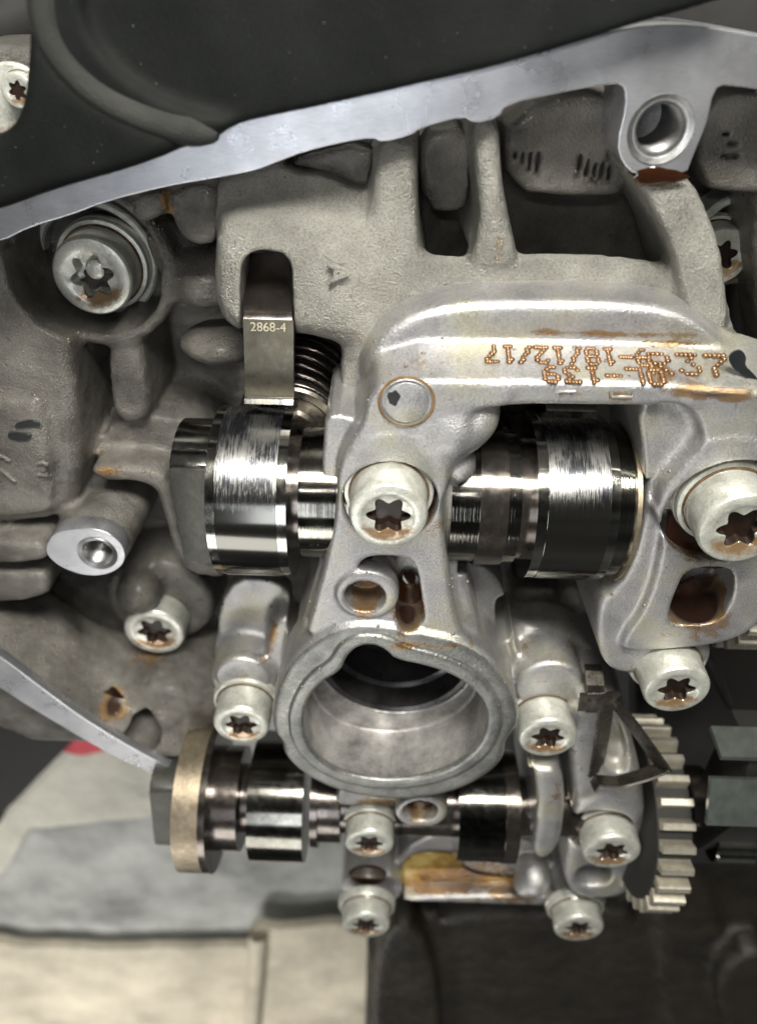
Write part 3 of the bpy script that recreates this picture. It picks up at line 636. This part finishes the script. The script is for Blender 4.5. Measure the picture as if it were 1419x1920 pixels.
#================================================================ CAMSHAFTS
def circ(r,n=72,y0=0,z0=0): return [(y0+r*math.cos(2*math.pi*i/n),z0+r*math.sin(2*math.pi*i/n)) for i in range(n)]
def lobe_prof(rb,rn,dist,ang,n=96):
    a=math.radians(ang); pts=circ(rb,n)+circ(rn,n//2,dist*math.cos(a),dist*math.sin(a))
    pts=sorted(set((round(x,5),round(y,5)) for x,y in pts))
    def half(ps):
        h=[]
        for p in ps:
            while len(h)>1 and (h[-1][0]-h[-2][0])*(p[1]-h[-2][1])-(h[-1][1]-h[-2][1])*(p[0]-h[-2][0])<=0: h.pop()
            h.append(p)
        return h[:-1]
    return half(pts)+half(pts[::-1])
def flatcirc(r,ang,d,n=96):
    a=math.radians(ang); nx,nz=math.cos(a),math.sin(a); out=[]
    for y,z in circ(r,n):
        k=y*nx+z*nz
        if k>d: y-=nx*(k-d); z-=nz*(k-d)
        out.append((y,z))
    return out
def X(px,py,z=0.): return P(px,py,z)[0]
cs=thing('camshaft','upper camshaft of bright ground steel with two wide scuffed lobes','camshaft',(P(700,926,-1.2)))
def sh(name,prof,x0,x1,mat,bev=.03):
    return ext(name,prof,x0-cs.location[0],x1-cs.location[0],mat,cs,bev)
a=lambda px:X(px,920,-.1)
sh('end_flat',flatcirc(1.27,88,.80),a(313),a(396),'steel',.015)
ext('dark_flat_plate',[(-.975,.858),(.94,.825),(.94,.70),(-.975,.70)],a(313.5)-cs.location[0],a(394)-cs.location[0],'fsteel',cs,.01)  # added plate, coloured dark to stand in for a dim reflection
sh('lobe',lobe_prof(1.50,.62,.98,-70),a(388),a(538),'steel',.06)
sh('lobe_track',lobe_prof(1.512,.622,.98,-70),a(405),a(520),'worn',.004)
sh('journal',circ(1.02),a(536),a(566),'dsteel'); sh('journal',circ(1.17),a(556),a(700),'journal')
sh('shaft',circ(.7),a(690),a(900),'dsteel'); sh('journal',circ(1.17),a(850),a(985),'journal')
sh('groove',circ(1.21),a(905),a(960),'dsteel',.05); sh('journal',circ(1.10),a(980),a(1020),'dsteel')
sh('lobe',lobe_prof(1.42,.60,1.22,-62),a(1010),a(1166),'steel',.07)
sh('lobe_track',lobe_prof(1.432,.602,1.22,-62),a(1030),a(1148),'worn',.004)
sh('collar',circ(1.36),a(1160),a(1204),'journal',.05); sh('collar',circ(1.42),a(1198),a(1207),'tan',.02); sh('journal',circ(.9),a(1206),a(1420),'dsteel')
def gear(parent,x0,wd,r,nt,mat='gear',rot=0.):
    g=ext('gear',circ(r*.855),x0,x0+wd,'gap_shade',parent,.03)  # core coloured near black for the shade between the teeth
    bm=bmesh.new(); h=r*.13; b=math.pi*r/nt
    prof=[(-b*.50,-.05),(-b*.38,h*.5),(-b*.33,h*.9),(-b*.26,h),(b*.26,h),(b*.33,h*.9),(b*.38,h*.5),(b*.50,-.05)]
    A=[bm.verts.new((-wd/2+.03,u,q)) for u,q in prof]; B=[bm.verts.new((wd/2-.03,u,q)) for u,q in prof]
    bm.faces.new(A); bm.faces.new(B[::-1])
    for i in range(len(prof)-1): bm.faces.new((A[i],B[i],B[i+1],A[i+1]))
    bmesh.ops.bevel(bm,geom=list(bm.faces[0].edges)+list(bm.faces[1].edges) if False else [e for e in bm.edges if len(e.link_faces)==2 and e.calc_face_angle(0)>1.2],offset=.03,segments=2,affect='EDGES')
    me=bmmesh('tooth',bm); me.materials.append(MT[mat])
    for i in range(nt):
        an=2*math.pi*i/nt+rot; o=bpy.data.objects.new('tooth',me); COL.objects.link(o); o.parent=g
        o.location=(x0+wd/2,-math.sin(an)*r*.85,math.cos(an)*r*.85); o.rotation_euler=(an,0,0)
    return g
idg=thing('idler_gear','dark upper gear whose lowest teeth show at the right edge under the bridge leg','gear',(7.0,-2.3,-2.7))
gear(idg,0,.9,2.4,28,rot=.05)
cs2=thing('camshaft','lower camshaft of dark oiled steel with tan disc, hanging over the blurred floor','camshaft',(P(700,1502,-1.2)))
def sh2(name,prof,x0,x1,mat,bev=.03): return ext(name,prof,x0-cs2.location[0],x1-cs2.location[0],mat,cs2,bev)
b=lambda px:X(px,1490,-.2)
sh2('end_flat',flatcirc(1.16,75,.80),b(264),b(330),'fsteel',.05)
sh2('disc',circ(1.76),b(322),b(374),'tan',.07); sh2('disc',circ(1.77),b(371),b(384),'dsteel',.03)
sh2('collar',circ(1.25),b(382),b(434),'dsteel',.08); sh2('shaft',circ(.82),b(436),b(462),'dsteel')
sh2('lobe',lobe_prof(1.46,.62,1.15,-80),b(458),b(564),'msteel',.06)
sh2('collar',circ(1.12),b(576),b(590),'dsteel'); sh2('journal',circ(1.0),b(586),b(634),'dsteel'); sh2('journal',circ(.78),b(630),b(760),'dsteel')
sh2('journal',circ(.78),b(750),b(868),'dsteel'); sh2('lobe',lobe_prof(1.32,.6,1.15,-80),b(868),b(964),'msteel',.05)
sh2('collar',circ(1.34),b(960),b(988),'dsteel',.05); sh2('shaft',circ(.72),b(985),b(1250),'dsteel')
gx=X(1250,1500,.15)-cs2.location[0]
gear(cs2,gx,.78,2.35,28,rot=.06)
# phaser shaft end with flats
ph=thing('drive_hub','grey green hub with two broad flats right of the lower gear','engine part',P(1370,1500,-1.2))
hx=7.45-ph.location[0]; PL=Vector(ph.location)
for (ya,za,yb,zb_) in ((1364,-.62,1421,.12),(1457,.12,1545,.62)):
    pa,pb=P(1330,ya,za),P(1330,yb,zb_); pa[0]=pb[0]=P(1330,ya,za)[0]+2.0
    ribbon('hub_flat',[Vector(pa)-PL,Vector(pb)-PL],Vector((4.,0,0)),.12,'flat',ph)
pq=[P(1350,1330,-1.3),P(1350,1361,-.8),P(1350,1422,-.02),P(1350,1452,.0),P(1350,1548,.45),P(1350,1590,-.2),P(1350,1620,-1.4)]
ext('hub_block',[(q[1]-PL[1],q[2]-PL[2]) for q in pq],hx+.45,hx+5,'gap_shade',ph,.05)  # coloured near black for the shade between the flats
link('hub_core',lathe('hub_core',[(0,hx+.1),(.75,hx+.1),(.8,hx+.15),(.8,hx+.6),(0,hx+.6)],48,'X'),'dsteel',ph)
rl=thing('roller','small glossy steel roller under the grey green hub at right','roller',P(1368,1582,-.2)); rl.rotation_euler=(0,0,0)
link('roller_body',lathe('roller_body',[(0,-.48),(.40,-.48),(.44,-.43),(.44,.43),(.40,.48),(0,.48)],48,'X'),'steel',rl)

#================================================================ followers, springs, clip
ff=thing('finger_follower','bronze grey finger follower engraved 2868-4 in the slot of the cast housing','rocker arm',P(505,700,-1.3))
L0=Vector(ff.location)
def rb(name,pts,wpx,th,mat,parent,base):
    P3=[Vector(P(*q))-base for q in pts]; wv=Vector((wpx*depth(*pts[-1])/F,0,0)); return ribbon(name,P3,wv,th,mat,parent)
rb('arm',[(500,478,-2.35),(501,515,-2.2),(502,548,-1.9),(503,575,-1.62),(504,594,-1.42),(504,602,-1.38)],90,.2,'dsteel',ff,L0)
rb('pad',[(504,598,-1.36),(505,620,-1.32),(506,690,-1.22),(506,740,-1.16),(506,750,-1.2)],89,.16,'gold',ff,L0)
rb('pad_lip',[(505,742,-1.10),(505,752,-1.16)],91,.14,'steel',ff,L0)
fc=bpy.data.curves.new('txt','FONT'); fc.body='2868-4'; fc.size=.2; fc.extrude=.003; fc.align_x='CENTER'; fc.align_y='CENTER'
p0=Vector(P(504,613,-1.2)); u=(Vector(P(505,620,-1.32))-Vector(P(506,690,-1.22))).normalized(); nn=Vector((1,0,0)).cross(u).normalized()
mw=Matrix.Translation(Vector(P(503,614,-1.235))-L0)@Matrix(((1,0,0),tuple(u),tuple(nn))).transposed().to_4x4()
text_mesh(fc,'engraved_number','laser',ff,mw)
ff2=thing('finger_follower','finger follower half hidden in the bridge window above the right lobe','rocker arm',P(1070,760,-1.4)); L1=Vector(ff2.location)
rb('arm',[(1065,600,-2.4),(1068,700,-1.9),(1070,772,-1.3)],88,.22,'dsteel',ff2,L1); rb('pad_lip',[(1070,765,-1.2),(1070,778,-1.26)],92,.14,'steel',ff2,L1)
def spring(label,px,py,z,rad,ln,turns,wire,retainer=True):
    p=P(px,py,z); t=thing('valve_spring',label,'spring',p)
    pts=[(rad*math.cos(a),rad*math.sin(a),-.1-ln*a/(2*math.pi*turns)) for a in np.linspace(0,2*math.pi*turns,int(turns*40))]
    tube('coil',pts,wire,'dsteel',t,10)
    link('retainer',lathe('retainer',[(.22,.0),(.30,.05),(.5,.05),(.56,.0),(.78,.0),(.82,.04),(rad+.02,.04),(rad+.07,.0),(rad+.07,-.1),(rad-.2,-.14),(.22,-.14)],64,close=True),'clip',t)
    link('valve_stem',lathe('valve_stem',[(0,.16),(.17,.16),(.2,.12),(.2,-1),(0,-1)],32),'steel',t)
    return t
spring('dark valve spring behind the scuffed left lobe, below the cast housing',545,818,-1.95,.93,2.2,5.5,.11)
spring('valve spring hidden deep in the bridge window behind the upper camshaft',935,800,-2.4,.85,2.0,5.5,.11)
cl=thing('sheet_metal_clip','bent dark spring steel clip like an arrowhead beside the lower gear','clip',P(1150,1400,0)); B0=Vector(cl.location)
def rbz(name,pts,wv,th=.05): return ribbon(name,[Vector(P(*q))-B0 for q in pts],wv,th,'clip',cl)
rbz('tab',[(1110,1248,-.75),(1113,1260,-.5),(1115,1285,-.25),(1117,1312,-.10),(1112,1334,-.12)],(.34,0,0),.07)
rbz('cross_strip',[(1084,1316,-.12),(1120,1317,-.06),(1162,1311,-.06)],(0,.40,-.1))
rbz('long_leg',[(1152,1316,.0),(1180,1352,.08),(1215,1400,.16),(1243,1440,.22)],(-.24,-.14,-.30),.06)
rbz('short_leg',[(1243,1440,.22),(1205,1454,.14),(1158,1467,.04),(1120,1464,.0),(1112,1476,.0)],(0,-.14,-.36),.06)
rbz('rear_leg',[(1136,1325,-.1),(1128,1385,-.28),(1116,1450,-.38)],(.34,.0,-.22))

#================================================================ LOWER DECK (right foot, trough)
deck=thing('lower_bearing_housing','pale cast lower bearing housing with bright foot and amber oil trough','engine part',(0,0,0))
v=Vol((-1.2,-15.2,-3.8),(8.4,-4.6,.1),.052)
v.px([(755,1560),(1000,1560),(1060,1660),(1060,1700),(735,1700)],-2.0,-3.7,.05,.1,0)
v.px([(735,1683),(1120,1683),(1120,1712),(735,1708)],-1.45,-3.7,.05,.06,0)
v.px([(636,1640),(755,1640),(752,1700),(645,1700)],-1.5,-3.7,.05,.06,0)
# curved pillar right of the second lobe
v.px([(985,1450),(1008,1446),(1052,1448),(1062,1500),(1050,1600),(1000,1620),(1000,1560),(1010,1500),(1000,1440)],-.12,-3.4,.10,.12,.03)
v.px([(1062,1300),(1160,1320),(1190,1400),(1212,1500),(1205,1590),(1186,1650),(1176,1688),(1060,1688),(1060,1600),(1080,1530),(1070,1450)],-.40,-3.4,.12,.15,.03)
v.cyl(1140,1530,-.34,-3,.78,.08,.12,.03); v.cyl(1088,1698,-1.0,-3,.72,.08,.1); v.cyl(690,1712,-1.0,-3,.66,.08,.1)
v.ball(P(1000,1640,-1.5),(.5,.5,.6),.2); v.ball(P(985,1655,-1.4),(.35,.3,.4),.1)
v.px([(1082,1622),(1150,1622),(1145,1662),(1075,1664)],0,-1.35,.03,.05,0,'-',zr=-0.4); v.px([(1125,1350),(1160,1350),(1180,1420),(1170,1455),(1125,1440)],0,-.8,.08,.1,0,'-',zr=-0.4)
v.cyl(1118,1555,.2,-.95,.86,.02,.04,0,'-',zr=-0.4); 
v.cylx(C2[1],-1.2,1.40,X(560,1500),X(984,1500,-.2),.02,.05,'-')
st=[(850,1650,-2,120,60,1.),(960,1670,-1.6,60,30,1.),(1110,1650,-1.3,40,30,.9),(1100,1540,-.9,40,50,.9),(1040,1470,-.4,14,80,.55),(1120,1310,-.8,50,40,.4),(1090,1380,-.8,30,80,.5),(700,1690,-1.4,40,20,.6),(1200,1480,-.8,20,60,.2),(1060,1690,-1.5,60,20,.7)]
v.mesh('casting','bridge',deck,st); del v
# engine block below
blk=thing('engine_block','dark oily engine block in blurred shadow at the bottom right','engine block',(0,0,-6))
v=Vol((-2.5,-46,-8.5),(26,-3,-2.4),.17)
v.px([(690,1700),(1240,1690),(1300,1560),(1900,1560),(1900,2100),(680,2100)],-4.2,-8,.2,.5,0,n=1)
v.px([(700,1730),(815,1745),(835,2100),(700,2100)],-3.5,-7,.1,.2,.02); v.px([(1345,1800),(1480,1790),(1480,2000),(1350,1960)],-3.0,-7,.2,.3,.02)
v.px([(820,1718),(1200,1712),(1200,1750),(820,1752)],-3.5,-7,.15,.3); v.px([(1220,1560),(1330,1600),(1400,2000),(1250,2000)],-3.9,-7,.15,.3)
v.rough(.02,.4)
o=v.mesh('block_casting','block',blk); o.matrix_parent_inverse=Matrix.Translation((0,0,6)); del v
# chain case wall far right, its shade put into a near black colour
cw=thing('chain_guide','chain guide wall at the right behind the gears, coloured black for shadow','engine part',P(1400,1300,-3.5))
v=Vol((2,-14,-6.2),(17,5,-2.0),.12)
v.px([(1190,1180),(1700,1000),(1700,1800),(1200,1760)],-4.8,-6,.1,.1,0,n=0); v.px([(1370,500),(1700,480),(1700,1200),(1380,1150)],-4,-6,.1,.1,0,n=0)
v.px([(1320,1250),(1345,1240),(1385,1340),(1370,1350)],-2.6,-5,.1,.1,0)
o=v.mesh('guide_wall','gap_shade',cw); o.matrix_parent_inverse=Matrix.Translation(-Vector(cw.location)); del v

#================================================================ BLACK COVER, BOLT AT TOP LEFT
cov=thing('air_box_cover','black satin moulded cover with raised curved ridge across the top','cover',(0,0,0))
v=Vol((-9,3.2,-2.3),(6.,12,.8),.05)
edge=[(75,-60),(66,40),(58,130),(48,210),(10,268),(-160,310),(-160,430),(0,392),(100,352),(200,322),(300,290),(395,266),(432,238),(500,222),(600,202),(700,180),(800,157),(900,135),(1000,108),(1100,78),(1200,45),(1300,18),(1420,-20),(1420,-300),(75,-300)]
z0=-.55
v.px(edge,z0,-1.15,.08,.1,.05,n=2)
v.px([(60,-60),(62,60),(85,120),(150,190),(250,245),(330,268),(250,310),(100,345),(-60,400),(-200,420),(-200,330),(20,262),(52,200),(58,100)],z0+.02,-1.1,.1,.2,0)
# recess of the panel
v.px([(118,-300),(112,0),(125,60),(170,130),(240,185),(330,225),(425,246),(480,300),(900,220),(1100,160),(1300,100),(1500,30),(1500,-300)],z0+.6,z0-.14,.08,.10,0,'-')
v.px([(-200,345),(0,342),(120,318),(200,290),(200,312),(100,345),(-60,400),(-200,420)],z0+.02,-1.1,.15,.1,.1)
v.mesh('cover_shell','black',cov); del v
# raised ridge
R0=[(82,-60),(84,10),(96,70),(130,125),(185,175),(250,210),(330,238),(410,252)]
q=chaikin(np.array(R0,float),0); pts=[P(a,b,z0-.11) for a,b in R0]
pts=[np.array(p) for p in pts]
def cr_(pts,k=6):
    o=[]
    for i in range(len(pts)-1):
        p0,p1,p2,p3=pts[max(i-1,0)],pts[i],pts[i+1],pts[min(i+2,len(pts)-1)]
        for j in range(k):
            t=j/k; o.append(.5*((2*p1)+(-p0+p2)*t+(2*p0-5*p1+4*p2-p3)*t*t+(-p0+3*p1-3*p2+p3)*t**3))
    o.append(pts[-1]); return o
rp=cr_(pts); tube('ridge',rp,[.20]*(len(rp)-4)+[.18,.15,.12,.07],'ridge',cov,14)
tb=bolt(33,170,-2.4,62,'bright little bolt on a washer left of the black cover at the top left corner',.3,'cover fixing bolt',zs=.6)
wsh=thing('washer','wide pale washer under the small bolt at the left edge','washer',P(33,195,-2.75)); link('washer_disc',lathe('washer_disc',[(0,.05),(.52,.05),(.56,.02),(.56,-.05),(0,-.05)],48),'zinc',wsh)
bk=thing('mounting_lug','dark cast mounting lug under the washer at the top left','bracket',P(30,200,-3.2))
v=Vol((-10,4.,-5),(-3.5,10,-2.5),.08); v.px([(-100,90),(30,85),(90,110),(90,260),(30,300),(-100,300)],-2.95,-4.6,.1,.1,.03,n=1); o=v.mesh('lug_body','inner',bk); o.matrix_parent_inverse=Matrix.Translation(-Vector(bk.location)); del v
hs=thing('rubber_hose','black hose curving out of the top left corner','hose',P(20,40,-5)); tube('hose_wall',[Vector(P(*q))-Vector(hs.location) for q in [(-120,140,-4.8),(-40,70,-4.8),(20,40,-4.9),(80,20,-5),(200,0,-5)]],.5,'rubber',hs,20)

dk=thing('dark_backing','black duct added for the shade beyond the rim at the top right corner','backing',P(1400,0,-3)); o=plate('backing_sheet',[[(1000,-60),(1600,-60),(1600,140),(1300,100),(1000,110)]],-3.2,1.2,'rubber',None,.2); o.parent=dk; o.matrix_parent_inverse=Matrix.Translation(-Vector(dk.location))  # added dark sheet in place of shade, hides the floor behind
#================================================================ marks on the left wall
for pts in ([(27,796),(45,790),(62,787),(78,795),(74,802),(55,801),(30,803)],[(14,812),(35,812),(60,815),(58,825),(35,827),(16,822)]):
    hp(plate('paint_mark',[pts],-2.16,.03,'paint',None,.006))
for pts in ([(-5,852),(10,858),(20,864)],[(-12,868),(10,886),(30,902)],[(72,868),(82,866),(90,872)],[(72,888),(82,892),(94,889)]):
    hp(tube('cast_letter',[P(a,b,-2.18) for a,b in pts],.05,'inner',None,8))

#================================================================ oil
def pool(px,py,z,rx,ry,label,mat='oil',n=28,wob=.12):
    p=P(px,py,z); s=depth(px,py,z)/F; ph=random.random()*6
    V=[(0,0,.03)]
    for k,(f,h) in enumerate(((.7,.025),(1.,0))):
        for i in range(n):
            t=2*math.pi*i/n; r=f*(1+wob*math.sin(3*t+ph)+wob*.5*math.sin(7*t+ph)); V.append((rx*s*r*math.cos(t),ry*s*r*math.sin(t)*1.35,h))
    Fc=[(0,1+i,1+(i+1)%n) for i in range(n)]+[(1+i,1+n+i,1+n+(i+1)%n,1+(i+1)%n) for i in range(n)]
    me=bpy.data.meshes.new('oil_pool'); me.from_pydata(V,[],Fc)
    for f in me.polygons: f.use_smooth=True
    o=link('oil_pool',me,mat); o.location=p; return tag(o,label,'oil','pools of engine oil')
pool(732,940,-.36,84,58,'crescent of dark oil round the big bolt on the bridge leg',wob=0.)
pool(1365,978,-.28,112,86,'dark oil lying round the largest bolt at the right edge',wob=0.)
pool(1310,1130,-.78,62,48,'brown oil filling the rounded window of the right leg',wob=.02)
pool(765,1120,-.66,26,48,'dark oil in the narrow pocket beside the small round hole',wob=.02)
pool(690,1640,-1.1,36,26,'amber brown oil in the square pocket between two small bolts',wob=.02)
pool(788,1512,-.5,32,22,'brown oil inside the small round boss under the neck',wob=.02)
pool(1235,330,-1.19,50,11,'glossy orange brown oil on the rim below the threaded hole','oil',wob=.1)
o=plate('oil_pool',[[(752,1600),(860,1598),(870,1640),(1000,1650),(1050,1672),(1040,1686),(752,1686)]],-1.93,.03,'trough',None,.01); tag(o,'wide wet amber oil film with dark flecks lying in the lower trough','oil','pools of engine oil')
pool(216,1325,-2.15,24,40,'dark oil drop on the rim at the lower left','oil',wob=.1)

def droplets(ob,cnt,name,label,xr=None):
    me=ob.data; n=len(me.vertices); co=np.empty(n*3,np.float32); me.vertices.foreach_get('co',co); co=co.reshape(-1,3)
    no=np.empty(n*3,np.float32); me.vertex_normals.foreach_get('vector',no); no=no.reshape(-1,3)
    ok=np.where((no[:,2]>.15)&(no[:,1]>.1)&(no[:,2]<.93))[0]; pick=rng.choice(ok,cnt)
    bm=bmesh.new()
    for i in pick:
        rr=.018+.03*random.random()**2; q=Vector(no[i]).to_track_quat('Z','Y').to_matrix().to_4x4()
        bmesh.ops.create_icosphere(bm,subdivisions=1,radius=1,matrix=Matrix.Translation(Vector(co[i]))@q@Matrix.Diagonal((rr,rr,rr*.5,1)))
    o=link(name,bmmesh(name,bm,False),'drop'); return tag(o,label,'oil drops',None,'stuff')
droplets(inner_o,900,'oil_droplets','tiny shining oil droplets sprinkled over the dark inner casting walls')
droplets(bridge_o,110,'oil_droplets','tiny shining oil droplets along the edges of the silver bridge')
#================================================================ BACKGROUND
fl=plate('floor',[np.array([(-160,-160),(160,-160),(160,160),(-160,160)])],-14,.5,'floor',None,.01,world=True); tag(fl,kind='structure')
def jag(pts,amp):
    o=[]; rr=random.Random(7)
    for (ax,ay),(bx,by) in zip(pts,pts[1:]+pts[:1]):
        n=max(1,int(math.hypot(bx-ax,by-ay)/28))
        for k in range(n):
            t=k/n; o.append((ax+(bx-ax)*t+rr.uniform(-amp,amp),ay+(by-ay)*t+rr.uniform(-amp,amp)))
    return o
def sheet(name,pts,z,th,mat,label,cat,parent=None):
    if mat in('rag','red','board'): pts=jag(pts,4.5 if mat!='board' else 2.5)
    o=plate(name,[pts],z,th,mat,parent,.12 if th>.3 else .04); 
    return tag(o,label,cat) if label else o
rg=thing('rag','crumpled off white cloth with a red stripe on the floor at the left','rag',P(150,1440,-13.5)); 
def ri(o,t): o.parent=t; o.matrix_parent_inverse=Matrix.Translation(-Vector(t.location)); return o
ri(sheet('cloth',[(-60,1600),(0,1545),(40,1475),(90,1420),(130,1395),(240,1385),(335,1420),(330,1525),(270,1535),(160,1545),(50,1555),(10,1640),(-60,1680)],-13.1,.5,'rag',None,None),rg)
ri(sheet('red_stripe',[(70,1420),(82,1372),(100,1315),(300,1350),(290,1405),(200,1408),(150,1422),(110,1412)],-12.8,.35,'red',None,None),rg)
pd=thing('rubber_mat','black rubber edge hanging in the blurred left background','rubber',P(0,1380,-12.5))
ri(sheet('mat_slab',[(-200,1200),(0,1200),(190,1330),(130,1400),(75,1455),(20,1515),(-60,1580),(-200,1600)],-12.3,1.2,'rubber',None,None),pd)
bd=thing('cardboard_sheet','beige cardboard sheet lying across the floor at the bottom left','cardboard',P(300,1850,-13))
ri(sheet('sheet',[(-200,1770),(0,1768),(60,1778),(250,1782),(470,1776),(470,2050),(-200,2050)],-13,.6,'board',None,None),bd)
ri(sheet('folded_flap',[(466,1756),(480,1738),(520,1745),(650,1733),(700,1735),(720,1800),(720,2050),(450,2050)],-12.3,.6,'board',None,None),bd)
ri(tube('fold_edge',[P(484,1750,-12.15),P(482,1800,-12.15),P(474,1900,-12.15),P(468,2000,-12.15)],.55,'board',None,12),bd)
